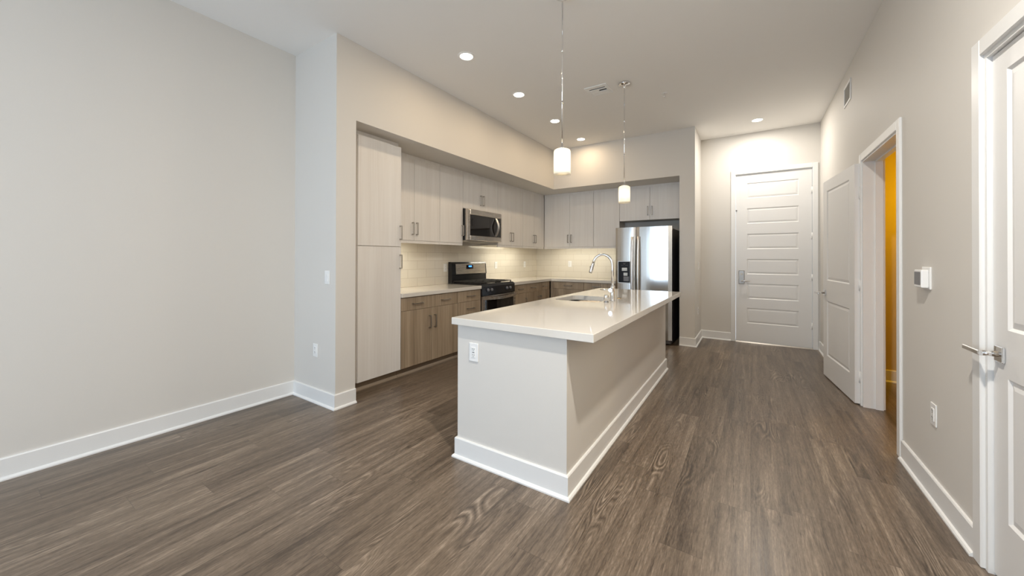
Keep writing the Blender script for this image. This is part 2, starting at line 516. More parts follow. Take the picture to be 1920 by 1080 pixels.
# backsplash
bm = BM(); box(bm, XB, XB + 0.009, 2.672, YB, K + 0.001, 1.50)
struct('wall_backsplash_left', bm, 'tile_l', 'cream tile backsplash behind the range', 'backsplash')
bm = BM(); box(bm, XB + 0.009, -1.86, YB - 0.009, YB, K + 0.001, 1.50)
struct('wall_backsplash_back', bm, 'tile_b', 'lit cream tile backsplash left of the refrigerator', 'backsplash')

# ------------------------------------------------------------------ baseboards
BH = 0.128
PROF = [(0, 0), (0.028, 0), (0.028, 0.008), (0.022, 0.016), (0.014, 0.02), (0.014, BH - 0.006), (0.010, BH), (0, BH)]


def base_run(bm, pts, inset=0.0):
    """sweep the baseboard profile along a floor polyline; outward = right side of travel"""
    pts = [Vector((p[0], p[1], 0)) for p in pts]
    n = len(pts); loops = []
    for i, p in enumerate(pts):
        d0 = (p - pts[i - 1]).normalized() if i else None
        d1 = (pts[i + 1] - p).normalized() if i < n - 1 else None
        r = lambda d: Vector((d.y, -d.x, 0))
        if d0 is None: off = r(d1)
        elif d1 is None: off = r(d0)
        else:
            a, b_ = r(d0), r(d1); m_ = (a + b_).normalized(); off = m_ / max(0.2, m_.dot(a))
        loops.append([p + off * o_ + Vector((0, 0, z)) for o_, z in PROF])
    loft(bm, loops)
    return bm


def baseboard(name, pts, label=None):
    bm = BM(); base_run(bm, pts)
    return struct(name, bm, 'trim', label, 'baseboard' if label else None)


baseboard('baseboard_left', [(XL, YBACK), (XL, Y1), (XP, Y1), (XP, YO)], 'tall white baseboard along the left wall and wing wall')
baseboard('baseboard_hall_left', [(X2, Y2), (XH, Y2), (XH, Y3), (DX0 - 0.068, Y3)], 'white baseboard wrapping the wall end beside the refrigerator')
baseboard('baseboard_hall_end', [(DX1 + 0.07, Y3), (XR, Y3), (XR, OY1 + 0.075)], 'white baseboard behind the open door')
baseboard('baseboard_right', [(XR, OY0 - 0.065), (XR, ND1 + 0.063)], 'white baseboard below the thermostat')
baseboard('baseboard_side_room', [(XR + WT, BYF), (2.6, BYF)], 'baseboard below the golden wall in the side room')

# ------------------------------------------------------------------ door casings and jambs
def casing_profile(bm, pieces):
    for p in pieces: box(bm, *p, bev=0.004)


CW = 0.062
bm = BM()   # entry door casing on the hall end wall (faces -y)
casing_profile(bm, [(DX0 - CW - 0.006, DX0 - 0.006, Y3 - 0.016, Y3, 0, DH + 0.074), (DX1 + 0.006, DX1 + 0.006 + CW, Y3 - 0.016, Y3, 0, DH + 0.074), (DX0 - 0.006, DX1 + 0.006, Y3 - 0.016, Y3, DH + 0.010, DH + 0.074)])
for x0, x1 in ((DX0 - 0.030, DX0 - 0.004), (DX1 + 0.004, DX1 + 0.030)): box(bm, x0, x1, Y3 - 0.004, Y3 + 0.12, 0, DH + 0.03)
box(bm, DX0 - 0.004, DX1 + 0.004, Y3 - 0.004, Y3 + 0.12, DH + 0.005, DH + 0.03)
struct('trim_1', bm, 'trim', 'white casing around the entry door', 'door casing')
bm = BM()   # open doorway casing and jambs (faces -x)
a, b_ = OY0 + 0.018, OY1 - 0.018
casing_profile(bm, [(XR - 0.016, XR, OY0 - 0.052, OY0 + 0.012, 0, OH + 0.062), (XR - 0.016, XR, OY1 + 0.002, OY1 + 0.060, 0, OH + 0.062), (XR - 0.016, XR, OY0 + 0.012, OY1 - 0.012, OH - 0.006, OH + 0.062)])
box(bm, XR - 0.004, XR + WT, OY0, a, 0, OH); box(bm, XR - 0.004, XR + WT, b_, OY1, 0, OH); box(bm, XR - 0.004, XR + WT, a, b_, OH - 0.018, OH)
# stops
box(bm, XR + 0.075, XR + 0.115, a, a + 0.011, 0, OH - 0.018); box(bm, XR + 0.075, XR + WT, b_ - 0.011, b_, 0, OH - 0.018); box(bm, XR + 0.075, XR + 0.115, a, b_, OH - 0.029, OH - 0.018)
casing_profile(bm, [(XR + WT, XR + WT + 0.016, OY0 - 0.052, OY0 + 0.012, 0, OH + 0.062), (XR + WT, XR + WT + 0.016, OY1 - 0.012, OY1 + 0.055, 0, OH + 0.062)])
struct('trim_2', bm, 'trim', 'white casing and jamb of the open doorway', 'door casing')
bm = BM()   # near door casing
casing_profile(bm, [(XR - 0.018, XR, ND1 - 0.005, ND1 + 0.063, 0, NDH + 0.066), (XR - 0.018, XR, ND0 - 0.063, ND0 + 0.005, 0, NDH + 0.066), (XR - 0.018, XR, ND0 + 0.005, ND1 - 0.005, NDH - 0.005, NDH + 0.066)])
box(bm, XR - 0.004, XR + WT, ND1 - 0.024, ND1, 0, NDH); box(bm, XR - 0.004, XR + WT, ND0, ND0 + 0.024, 0, NDH); box(bm, XR - 0.004, XR + WT, ND0 + 0.024, ND1 - 0.024, NDH - 0.024, NDH)
box(bm, XR + 0.062, XR + 0.10, ND0 + 0.024, ND1 - 0.024, 0.0, NDH - 0.024)
struct('trim_3', bm, 'trim', 'white casing around the closed door at the right edge', 'door casing')
bm = BM(); prism(bm, [(Y3 - 0.012, 0), (Y3 + 0.12, 0), (Y3 + 0.12, 0.014), (Y3 + 0.0, 0.014)], DX0 - 0.004, DX1 + 0.004, 'yz')
struct('trim_4', bm, 'nickel', 'metal threshold strip under the entry door', 'threshold')


# ------------------------------------------------------------------ doors
def panel_leaf(w, h, t, panels, both=False):
    """moulded door slab, local x 0..w, front face y=0, z 0..h, panels [(x0,x1,z0,z1)]"""
    bm = BM(); d = 0.010
    box(bm, 0, w, d, t - (d if both else 0), 0, h)
    for y0, y1, yb, yt in ([(0, d, d, 0.003)] + ([(t - d, t, t - d, t - 0.003)] if both else [])):
        xs0 = min(p[0] for p in panels); xs1 = max(p[1] for p in panels)
        box(bm, 0, xs0, y0, y1, 0, h); box(bm, xs1, w, y0, y1, 0, h)
        zs = sorted({(p[2], p[3]) for p in panels}); prev = 0
        for z0, z1 in zs:
            box(bm, xs0, xs1, y0, y1, prev, z0); prev = z1
        box(bm, xs0, xs1, y0, y1, prev, h)
        for p in panels:
            frustum(bm, p[0] + 0.006, p[1] - 0.006, p[2] + 0.006, p[3] - 0.006, yb, yt, 0.030)
            # sloped sticking
            s = 0.012
            o = [(p[0], p[2]), (p[1], p[2]), (p[1], p[3]), (p[0], p[3])]
            i_ = [(p[0] + s, p[2] + s), (p[1] - s, p[2] + s), (p[1] - s, p[3] - s), (p[0] + s, p[3] - s)]
            ya = y0 if yt == 0.003 else y1
            ov = [bm.verts.new((q[0], ya, q[1])) for q in o]; iv = [bm.verts.new((q[0], yb, q[1])) for q in i_]
            for k in range(4):
                bm.faces.new((ov[k], ov[(k + 1) % 4], iv[(k + 1) % 4], iv[k]))
    bmesh.ops.recalc_face_normals(bm, faces=bm.faces[:])
    return bm


def hinge(parent, x, z, y=0.0, h=0.09):
    bm = BM(); cyl(bm, (x, y - 0.006, z - h / 2), (x, y - 0.006, z + h / 2), 0.007, n=12)
    box(bm, x - 0.022, x + 0.022, y - 0.002, y + 0.001, z - h / 2, z + h / 2)
    return part('hinge', bm, 'trim' if y else 'nickel', parent)


# entry door
W = DX1 - DX0
d1 = thing('door_1', 'white six-panel entry door at the end of the hall', 'door', (DX0, Y3 + 0.012, 0.014), 0, kind='structure')
tops = (0.286, 0.665, 1.045, 1.435, 1.83, 2.222)
part('door_leaf', panel_leaf(W, DH - 0.014, 0.044, [(0.145, W - 0.150, z, z + 0.235) for z in tops]), 'door', d1)
bm = BM(); box(bm, 0.036, 0.114, -0.012, 0, 0.89, 1.10, bev=0.006, seg=2)
pl = part('lock_plate', bm, 'nickel', d1)
bm = BM(); tube(bm, [(0.075, -0.010, 0.94), (0.075, -0.05, 0.94), (0.085, -0.058, 0.94), (0.185, -0.058, 0.94)], 0.010)
part('lever_handle', bm, 'chrome', pl)
bm = BM(); cyl(bm, (0.075, -0.012, 1.045), (0.075, -0.022, 1.045), 0.016); box(bm, 0.070, 0.080, -0.036, -0.02, 1.03, 1.06, bev=0.002)
part('thumb_turn', bm, 'chrome', pl)
bm = BM(); box(bm, -0.002, 0.016, -0.012, 0, 2.03, 2.05, bev=0.002)
part('latch', bm, 'grey', d1)
for z in (0.32, 1.02, 1.62, 2.28): hinge(d1, W + 0.0, z, -0.002)
# open leaf folded back against the right wall
ang = math.atan2(0.097, 0.93)
d2 = thing('door_2', 'white two-panel door standing open against the right wall', 'door', (0.685, 5.372, 0.012), -PI / 2 + ang * 1.0, kind='structure')
LW = 0.935
part('door_leaf', panel_leaf(LW, 2.145, 0.035, [(0.13, LW - 0.13, 0.235, 0.83), (0.13, LW - 0.13, 1.055, 2.03)], both=True), 'door', d2)
for z in (0.24, 1.06, 1.88):
    bm = BM(); cyl(bm, (LW + 0.008, 0.034, z - 0.05), (LW + 0.008, 0.034, z + 0.05), 0.008, n=12)
    box(bm, LW - 0.001, LW + 0.0015, 0.004, 0.034, z - 0.05, z + 0.05)
    box(bm, LW - 0.006, LW + 0.002, 0.030, 0.052, z - 0.05, z + 0.05)
    part('hinge', bm, 'trim', d2)


def lever(parent, x, z, dirx, ext=0.0):
    bm = BM(); box(bm, x - 0.032, x + 0.032, -0.010, 0, z - 0.032, z + 0.032, bev=0.003)
    r = part('rosette', bm, 'chrome', parent)
    bm = BM(); cyl(bm, (x, -0.01, z), (x, -0.055 - ext, z), 0.011)
    x1 = x + dirx * 0.125
    box(bm, min(x - dirx * 0.012, x1), max(x - dirx * 0.012, x1), -0.066 - ext, -0.050 - ext, z - 0.010, z + 0.010, bev=0.003)
    part('lever_handle', bm, 'chrome', r)


lever(d2, 0.065, 0.915, 1, 0.03)
# closed near door (faces -x): local x -> -Y
NW = ND1 - ND0 - 0.054
d3 = thing('door_3', 'closed white two-panel door at the right edge', 'door', (XR + 0.012, ND1 - 0.027, 0.012), RIGHTWALL, kind='structure')
part('door_leaf', panel_leaf(NW, NDH - 0.04, 0.04, [(0.10, NW - 0.10, 0.255, 0.825), (0.10, NW - 0.10, 1.015, 2.045)]), 'door', d3)
lever(d3, 0.055, 0.912, -1)


# ------------------------------------------------------------------ cabinets
def pull(parent, x, z, L=0.15, vert=True, y=0.0):
    bm = BM(); w = 0.006; p = 0.030
    if vert:
        box(bm, x - w, x + w, y - p - 0.008, y - p, z - L / 2, z + L / 2, bev=0.0015)
        for s in (-1, 1):
            zz = z + s * (L / 2 - 0.005); box(bm, x - w, x + w, y - p, y, zz - 0.005, zz + 0.005)
    else:
        box(bm, x - L / 2, x + L / 2, y - p - 0.008, y - p, z - w, z + w, bev=0.0015)
        for s in (-1, 1):
            xx = x + s * (L / 2 - 0.005); box(bm, xx - 0.005, xx + 0.005, y - p, y, z - w, z + w)
    return part('handle', bm, 'nickel', parent)


G = 0.0018


def cabinet(name, label, cat, loc, rotz, w, z0, z1, depth, fronts, mat, toe=0.0, rail=0.0, cap=0.0, group=None, shoe=False, filler=None, fdep=0.004, capdep=0.006):
    t = thing(name, label, cat, loc, rotz, group)
    bm = BM(); box(bm, 0.0008 + (filler[1] if filler and fdep > 0.02 else 0), w - 0.0008, 0.021, depth, z0 + toe, z1)
    part('body', bm, 'carcass' if mat == 'light_wood' else 'brown_wood', t)
    for kind, x0, x1, a, b_, h in fronts:
        bm = BM(); box(bm, x0 + G, x1 - G, 0, 0.02, a + G, b_ - G, bev=0.001)
        f = part('drawer' if kind == 'drawer' else 'door', bm, mat, t)
        if h:
            if h[0] == 'v': pull(f, h[1], h[2], 0.15, True)
            else: pull(f, h[1], h[2], h[3] if len(h) > 3 else 0.15, False)
    if toe:
        bm = BM(); box(bm, 0.0008, w - 0.0008, 0.075, 0.093, z0, z0 + toe)
        if shoe: prism(bm, [(0.055, z0), (0.075, z0), (0.075, z0 + 0.03), (0.068, z0 + 0.03), (0.055, z0 + 0.012)], 0.0008, w - 0.0008, 'yz')
        part('toe_kick', bm, 'kick', t)
    if rail:
        bm = BM(); box(bm, 0.0008, w - 0.0008, 0.006, 0.024, z0 - rail, z0 + 0.0005, bev=0.001)
        part('light_rail', bm, mat, t)
    if cap:
        bm = BM(); box(bm, 0.0008, w - 0.0008, capdep, capdep + 0.02, z1 - 0.001, z1 + cap)
        part('top_filler', bm, mat, t)
    if filler:
        bm = BM(); box(bm, filler[0], filler[1], fdep, fdep + 0.018, filler[2], filler[3])
        part('filler', bm, mat, t)
    return t


# tall pantry
y0 = YO + 0.004; w = 2.668 - y0; xa = 2.146 - y0
cabinet('pantry_cabinet', 'tall pale wood pantry cabinet with two stacked doors beside the wing wall', 'cabinet', (PX, y0, 0), LEFTRUN, w, 0, 2.496, 0.635,
        [('door', xa, w - 0.001, 1.421, 2.492, ('v', w - 0.018, 1.572)), ('door', xa, w - 0.001, 0.098, 1.419, ('v', w - 0.018, 1.262))], 'light_wood', toe=0.096, cap=0.047, capdep=0.05, shoe=True, filler=(0.001, xa - 0.001, 0.098, 2.50), fdep=0.045)
# base cabinets, range wall
ZT = K - TT - 0.001
BD = 0.635


def doordrawer2(w, split=0.72, hd=0.558):
    h = w / 2
    return [('drawer', 0, h, split, ZT - 0.004, ('h', h / 2, 0.793)), ('drawer', h, w, split, ZT - 0.004, ('h', h * 1.5, 0.793)),
            ('door', 0, h, 0.098, split, ('v', h - 0.042, hd)), ('door', h, w, 0.098, split, ('v', h + 0.042, hd))]


BG = 'brown base cabinets'
cabinet('base_cabinet', 'brown wood base cabinet with two drawers over two doors beside the pantry', 'cabinet', (PX, 2.670, 0), LEFTRUN, 0.912, 0, ZT, BD, doordrawer2(0.912), 'brown_wood', toe=0.096, group=BG, shoe=True)
w = 4.062 - 3.584
cabinet('base_cabinet', 'narrow brown wood drawer stack left of the range', 'cabinet', (PX, 3.584, 0), LEFTRUN, w, 0, ZT, BD,
        [('drawer', 0, w, 0.72, ZT - 0.004, ('h', w / 2 + 0.01, 0.793)), ('drawer', 0, w, 0.553, 0.72, ('h', w / 2 + 0.01, 0.628)), ('drawer', 0, w, 0.384, 0.553, ('h', w / 2, 0.46)), ('drawer', 0, w, 0.098, 0.384, ('h', w / 2, 0.28))], 'brown_wood', toe=0.096, group=BG, shoe=True)
w = 0.395
cabinet('base_cabinet', 'brown wood base cabinet with one drawer and door right of the range', 'cabinet', (PX, 4.916, 0), LEFTRUN, w, 0, ZT, BD,
        [('drawer', 0, w, 0.72, ZT - 0.004, ('h', w / 2, 0.793)), ('door', 0, w, 0.098, 0.72, ('v', w - 0.04, 0.558))], 'brown_wood', toe=0.096, group=BG)
cabinet('base_cabinet', 'brown wood base cabinet with two drawers nearest the kitchen corner on the range wall', 'cabinet', (PX, 5.313, 0), LEFTRUN, 0.84, 0, ZT, BD, doordrawer2(0.84), 'brown_wood', toe=0.096, group=BG)
# base cabinets, refrigerator wall
cabinet('base_cabinet', 'greyish brown drawer cabinet in the kitchen corner under the lit backsplash', 'cabinet', (PX + 0.002, BY, 0), BACKRUN, 0.662, 0, ZT, YB - BY - 0.002,
        [('drawer', 0.055, 0.66, 0.735, ZT - 0.004, ('h', 0.36, 0.797)), ('drawer', 0.055, 0.66, 0.42, 0.735, ('h', 0.36, 0.60)), ('drawer', 0.055, 0.66, 0.098, 0.42, ('h', 0.36, 0.28))], 'brown_wood', toe=0.096, group=BG, filler=(0.002, 0.053, 0.098, ZT - 0.004))
w = 0.636
cabinet('base_cabinet', 'greyish brown base cabinet immediately left of the refrigerator', 'cabinet', (-2.494, BY, 0), BACKRUN, w, 0, ZT, YB - BY - 0.002,
        [('drawer', 0, w, 0.735, ZT - 0.004, ('h', 0.24, 0.803)), ('door', 0, w / 2, 0.098, 0.735, ('v', w / 2 - 0.04, 0.558)), ('door', w / 2, w, 0.098, 0.735, ('v', w / 2 + 0.04, 0.558))], 'brown_wood', toe=0.096, group=BG)

# worktops
bm = BM(); box(bm, XB + 0.002, BX, 2.670, 4.060, K - TT, K, bev=0.003)
tag(part('countertop', bm, 'quartz'), 'cream quartz countertop between pantry and range', 'countertop')
bm = BM()
pts = [(XB + 0.002, 4.914), (BX, 4.914), (BX, BY - 0.02), (-1.856, BY - 0.02), (-1.856, YB - 0.001), (XB + 0.002, YB - 0.001)]
prism(bm, pts, K - TT, K, 'xy')
tag(part('countertop', bm, 'quartz'), 'L-shaped cream quartz countertop in the kitchen corner', 'countertop')

# wall cabinets
UB, UT, UD = 1.512, 2.505, 0.355
WG = 'pale wall cabinets'


def upper2(w, zb=UB, hz=1.657):
    h = w / 2
    return [('door', 0, h, zb, UT, ('v', h - 0.032, hz)), ('door', h, w, zb, UT, ('v', h + 0.032, hz))]


def wallcab(label, loc, rot, w, fronts, zb=UB, rail=0.034):
    return cabinet('wall_cabinet', label, 'cabinet', loc, rot, w, zb, UT, UD, fronts, 'light_wood', rail=rail, cap=0.039, group=WG)


wallcab('pale wood double-door wall cabinet between pantry and range side', (UX, 2.672, 0), LEFTRUN, 0.872, [('door', 0, 0.434, UB, UT, ('v', 0.402, 1.657)), ('door', 0.434, 0.872, UB, UT, ('v', 0.466, 1.657))])
wallcab('single-door pale wood wall cabinet immediately left of the microwave', (UX, 3.546, 0), LEFTRUN, 0.462, [('door', 0, 0.462, UB, UT, ('v', 0.440, 1.69))])
wallcab('short pale wood double-door cabinet directly above the microwave', (UX, 4.010, 0), LEFTRUN, 0.862, upper2(0.862, 2.012, 2.168), zb=2.012, rail=0)
wallcab('pale wood double-door wall cabinet immediately right of the microwave', (UX, 4.874, 0), LEFTRUN, 0.782, upper2(0.782))
wallcab('pale wood double-door wall cabinet beside the inner kitchen corner on the range wall', (UX, 5.658, 0), LEFTRUN, 0.80, upper2(0.80))
wallcab('pale double-door wall cabinet left of the others on the refrigerator wall', (UX + 0.002, UY, 0), BACKRUN, 1.02, [('door', 0.002, 0.548, UB, UT, ('v', 0.515, 1.667)), ('door', 0.548, 1.02, UB, UT, ('v', 0.581, 1.667))])
UD_keep = UD
wallcab('single-door pale wall cabinet between double cabinet and over-refrigerator cabinet', (-2.417, UY, 0), BACKRUN, 0.476, [('door', 0, 0.476, UB, UT, None)])
wallcab('short pale double-door cabinet above the refrigerator', (-1.939, UY, 0), BACKRUN, 1.04, [('door', 0, 0.511, 1.95, UT, ('v', 0.476, 2.105)), ('door', 0.511, 1.04, 1.95, UT, ('v', 0.543, 2.105))], zb=1.95, rail=0)


# under-cabinet light strips
def strip(label, loc, rot, L, power):
    t = thing('under_cabinet_light', label, 'light', loc, rot, 'under-cabinet lights')
    bm = BM(); box(bm, 0, L, 0, 0.03, -0.004, 0.0, bev=0.001); part('housing', bm, 'plastic', t)
    bm = BM(); box(bm, 0.01, L - 0.01, 0.004, 0.026, -0.010, -0.004, bev=0.002); part('lens', bm, 'strip', t)
    o = light('strip_lamp', 'AREA', (L / 2, 0.015, -0.013), power, (1.0, 0.97, 0.82), (0, 0, 0), shape='RECTANGLE', size=L - 0.04, size_y=0.02)
    o.parent = t
    return t


strip('light strip under the wall cabinets left of the refrigerator', (-3.30, UY + 0.028, UB - 0.001), BACKRUN, 1.30, 2.6)
strip('light strip under the wall cabinets right of the microwave', (UX - 0.028, 4.95, UB - 0.001), LEFTRUN, 1.05, 3.6)
strip('light strip under the wall cabinet beside the pantry', (UX - 0.028, 2.72, UB - 0.001), LEFTRUN, 0.5, 2.0)

# ------------------------------------------------------------------ range
RW = 0.842
rg = thing('gas_range', 'black and stainless gas range between the brown base cabinets', 'range', (PX + 0.012, 4.067, 0), LEFTRUN)
bm = BM(); box(bm, 0, RW, 0.03, 0.628, 0.012, 0.885, bev=0.003)
for x in (0.05, RW - 0.05):
    for y in (0.08, 0.57): cyl(bm, (x, y, 0.0), (x, y, 0.014), 0.02, n=10)
part('body', bm, 'black', rg)
bm = BM(); loft(bm, [[(x, y, z) for x, y in rrect(RW / 2, 0.305, RW / 2, 0.30, 0.02)] for z in (0.886, 0.922)] + [[(x, y, 0.930) for x, y in rrect(RW / 2, 0.305, RW / 2 - 0.008, 0.292, 0.018)], [(x, y, 0.926) for x, y in rrect(RW / 2, 0.30, RW / 2 - 0.04, 0.25, 0.02)]])
ct = part('cooktop', bm, 'black', rg)
for x in (0.21, RW - 0.21):
    for y in (0.17, 0.43):
        bm = BM(); lathe(bm, [(0, 0.926), (0.05, 0.926), (0.052, 0.936), (0.04, 0.940), (0.038, 0.946), (0, 0.947)], x, y, 20)
        part('burner', bm, 'blackmat', ct)
for i in range(2):
    bm = BM(); x0 = 0.03 + i * (RW / 2 - 0.02); x1 = x0 + RW / 2 - 0.04; zt = 0.957; r = 0.007
    for y in (0.05, 0.17, 0.30, 0.43, 0.55): box(bm, x0, x1, y - r, y + r, zt - 0.012, zt, bev=0.002)
    for x in (x0, (x0 + x1) / 2, x1): box(bm, x - r, x + r, 0.05 - r, 0.55 + r, zt - 0.014, zt - 0.001, bev=0.002)
    for x in (x0, x1):
        for y in (0.05, 0.55): box(bm, x - r, x + r, y - r, y + r, 0.925, zt - 0.01)
    part('grate', bm, 'blackmat', ct)
bm = BM(); prism(bm, [(0.03, 0.770), (-0.012, 0.775), (-0.006, 0.895), (0.006, 0.918), (0.03, 0.920)], 0.0, RW, 'yz')
cp = part('control_panel', bm, 'black', rg)
for x in (0.13, 0.215, 0.61, 0.70):
    bm = BM(); cyl(bm, (x, -0.010, 0.845), (x, -0.030, 0.845), 0.023, 0.020, 20); cyl(bm, (x, -0.030, 0.845), (x, -0.034, 0.845), 0.020, 0.016, 20)
    box(bm, x - 0.003, x + 0.003, -0.040, -0.03, 0.828, 0.862, bev=0.001)
    part('knob', bm, 'grey', cp)
bm = BM()
box(bm, 0.004, 0.055, -0.025, 0.028, 0.19, 0.762, bev=0.004); box(bm, RW - 0.055, RW - 0.004, -0.025, 0.028, 0.19, 0.762, bev=0.004)
box(bm, 0.055, RW - 0.055, -0.025, 0.028, 0.19, 0.25, bev=0.002); box(bm, 0.055, RW - 0.055, -0.025, 0.028, 0.735, 0.762, bev=0.002)
od = part('oven_door', bm, 'steel_h', rg)
bm = BM(); box(bm, 0.056, RW - 0.056, -0.021, 0.02, 0.251, 0.734)
part('oven_window', bm, 'glass', od)
bm = BM()
loops = []
for k in range(13):
    x = 0.02 + (RW - 0.04) * k / 12; y = -0.045 - 0.022 * math.sin(PI * k / 12); z = 0.735 - 0.012 * math.sin(PI * k / 12)
    loops.append([(x, y - 0.008, z - 0.02), (x, y + 0.008, z - 0.022), (x, y + 0.008, z + 0.022), (x, y - 0.008, z + 0.02)])
loft(bm, loops)
for x in (0.03, RW - 0.03): box(bm, x - 0.012, x + 0.012, -0.045, -0.02, 0.72, 0.75)
part('oven_handle', bm, 'steel_h', od)
bm = BM(); box(bm, 0.004, RW - 0.004, -0.018, 0.028, 0.03, 0.185, bev=0.004)
part('storage_drawer', bm, 'steel_h', rg)
# backguard
bm = BM(); pr_ = [(0.552, 0.905), (0.556, 1.04), (0.548, 1.05), (0.560, 1.205), (0.572, 1.232), (0.60, 1.240), (0.628, 1.238), (0.628, 0.905)]
prism(bm, pr_, 0.004, RW - 0.004, 'yz')
bgd = part('backguard', bm, 'black', rg)
bm = BM(); prism(bm, [(0.546, 1.055), (0.557, 1.21), (0.5585, 1.21), (0.549, 1.055)], 0.085, RW - 0.03, 'yz'); part('stainless_fascia', bm, 'steel_h', bgd)
bm = BM(); prism(bm, [(0.5500, 1.128), (0.5545, 1.192), (0.557, 1.192), (0.553, 1.128)], 0.325, 0.495, 'yz'); dsp = part('display', bm, 'glass', bgd)
bm = BM()
for x in (0.385, 0.402, 0.424, 0.441): box(bm, x, x + 0.011, 0.5505, 0.5525, 1.158, 1.180)
part('clock_digits', bm, 'blue', dsp)

# ------------------------------------------------------------------ microwave
MW, MZ, MH = 0.842, 1.553, 0.450
mw = thing('microwave', 'stainless over-range microwave with curved handle under the short cabinet', 'microwave', (UX + 0.085, 4.012, MZ), LEFTRUN)
bm = BM(); box(bm, 0, MW, 0.045, 0.435, 0.0, MH, bev=0.003); part('body', bm, 'black', mw)
bm = BM()
box(bm, 0.0, 0.062, 0, 0.044, 0.0, MH - 0.002, bev=0.006, seg=2); box(bm, 0.062, MW, 0, 0.044, 0.0, 0.072, bev=0.005); box(bm, 0.062, MW, 0, 0.044, MH - 0.078, MH - 0.002, bev=0.005)
box(bm, MW - 0.012, MW, 0, 0.044, 0.072, MH - 0.078)
md = part('door', bm, 'steel_h', mw)
bm = BM(); box(bm, 0.063, 0.655, 0.006, 0.04, 0.0725, MH - 0.0785); part('door_glass', bm, 'glass', md)
bm = BM(); box(bm, 0.657, MW - 0.0125, 0.007, 0.04, 0.0725, MH - 0.0785); cpn = part('control_panel', bm, 'glass', mw)
bm = BM(); box(bm, 0.775, 0.80, 0.005, 0.008, 0.285, 0.297); part('button', bm, 'grey', cpn)
bm = BM(); loops = []
for k in range(15):
    s = math.sin(PI * k / 14); z = 0.085 + 0.28 * k / 14; y = -0.004 - 0.052 * s; wv = 0.022
    loops.append([(0.685 - wv, y + 0.010, z), (0.685 - wv, y - 0.002, z), (0.685 + wv * 0.6, y - 0.008, z), (0.685 + wv, y + 0.002, z), (0.685 + wv, y + 0.010, z)])
loft(bm, loops, smooth=False)
part('handle', bm, 'pull', md)
bm = BM(); box(bm, 0.02, MW - 0.02, 0.05, 0.40, -0.012, 0.0)
for k in range(2): box(bm, 0.12 + k * 0.36, 0.36 + k * 0.36, 0.10, 0.22, -0.016, -0.012)
part('underside_vent', bm, 'carcass', mw)

# ------------------------------------------------------------------ refrigerator
FX0, FX1, FY, FH = -1.828, -0.979, 5.865, 1.788
FW = FX1 - FX0; SX = -1.507 - FX0
fr = thing('refrigerator', 'stainless side-by-side refrigerator with black water dispenser', 'refrigerator', (FX0, FY, 0))
bm = BM(); box(bm, 0.004, FW - 0.004, 0.075, 0.90, 0.03, 1.755, bev=0.004)
for x in (0.06, FW - 0.06):
    for y in (0.12, 0.85): cyl(bm, (x, y, 0), (x, y, 0.032), 0.022, n=12)
part('body', bm, 'fridge_side', fr)


def fridge_door(x0, x1):
    bm = BM()
    n = 10; front = []
    for k in range(n + 1):
        t = k / n; x = x0 + (x1 - x0) * t
        e = min(t, 1 - t) * (x1 - x0)
        y = 0.012 * max(0, 1 - e / 0.02) ** 2 - 0.004 * math.sin(PI * t)
        front.append((x, y + 0.004))
    pts = front + [(x1, 0.07), (x0, 0.07)]
    prism(bm, pts, 0.075, FH, 'xy')
    return bm


fl = part('door', fridge_door(0.002, SX - 0.004), 'steel', fr, 'narrow stainless freezer door with dispenser')
fd = part('door', fridge_door(SX + 0.004, FW - 0.002), 'steel', fr, 'wide stainless refrigerator door')


def fridge_handle(x, par):
    bm = BM(); loops = []
    for k in range(17):
        t = k / 16; z = 0.55 + 1.09 * t; y = -0.028 - 0.030 * math.sin(PI * t) ** 0.7; r = 0.017
        loops.append([(x + r * 1.15 * math.cos(2 * PI * j / 12), y + r * 0.8 * math.sin(2 * PI * j / 12), z) for j in range(12)])
    loft(bm, loops, smooth=True)
    for z in (0.565, 1.625): box(bm, x - 0.011, x + 0.011, -0.032, 0.004, z - 0.014, z + 0.014, bev=0.003)
    return part('handle', bm, 'pull', par)


fridge_handle(SX - 0.045, fl); fridge_handle(SX + 0.045, fd)
# dispenser
bm = BM()
dx0, dx1, dz0, dz1 = 0.040, 0.252, 0.905, 1.258
fo = [(x, z) for x, z in rrect((dx0 + dx1) / 2, (dz0 + dz1) / 2, (dx1 - dx0) / 2, (dz1 - dz0) / 2, 0.015)]
fi = [(x, z) for x, z in rrect((dx0 + dx1) / 2, (dz0 + dz1) / 2, (dx1 - dx0) / 2 - 0.014, (dz1 - dz0) / 2 - 0.012, 0.012)]
loft(bm, [[(x, 0.004, z) for x, z in fo], [(x, -0.008, z) for x, z in fo], [(x, -0.008, z) for x, z in fi], [(x, -0.002, z) for x, z in fi]], cap0=False, cap1=False)
ds = part('dispenser', bm, 'nickel', fl)
bm = BM(); prism(bm, fi, -0.003, -0.0025, 'xz')
dpn = part('dispenser_panel', bm, 'panel', ds)
cx_ = (dx0 + dx1) / 2
bm = BM(); tube(bm, [(cx_ - 0.012, -0.006, 1.226), (cx_ - 0.010, -0.006, 1.212), (cx_, -0.006, 1.206), (cx_ + 0.010, -0.006, 1.212), (cx_ + 0.012, -0.006, 1.226)], 0.0025, 6)
for k in (-2, -1, 1, 2): box(bm, cx_ + k * 0.022 - 0.006, cx_ + k * 0.022 + 0.006, -0.0055, -0.003, 1.188, 1.191)
part('control_icons', bm, 'grey', ds)
bm = BM(); box(bm, cx_ - 0.038, cx_ + 0.046, -0.014, -0.003, 1.100, 1.150, bev=0.004); part('ice_chute', bm, 'palegrey', ds)
bm = BM(); box(bm, cx_ - 0.012, cx_ + 0.052, -0.012, -0.003, 1.022, 1.072, bev=0.004); part('water_paddle', bm, 'palegrey', ds)
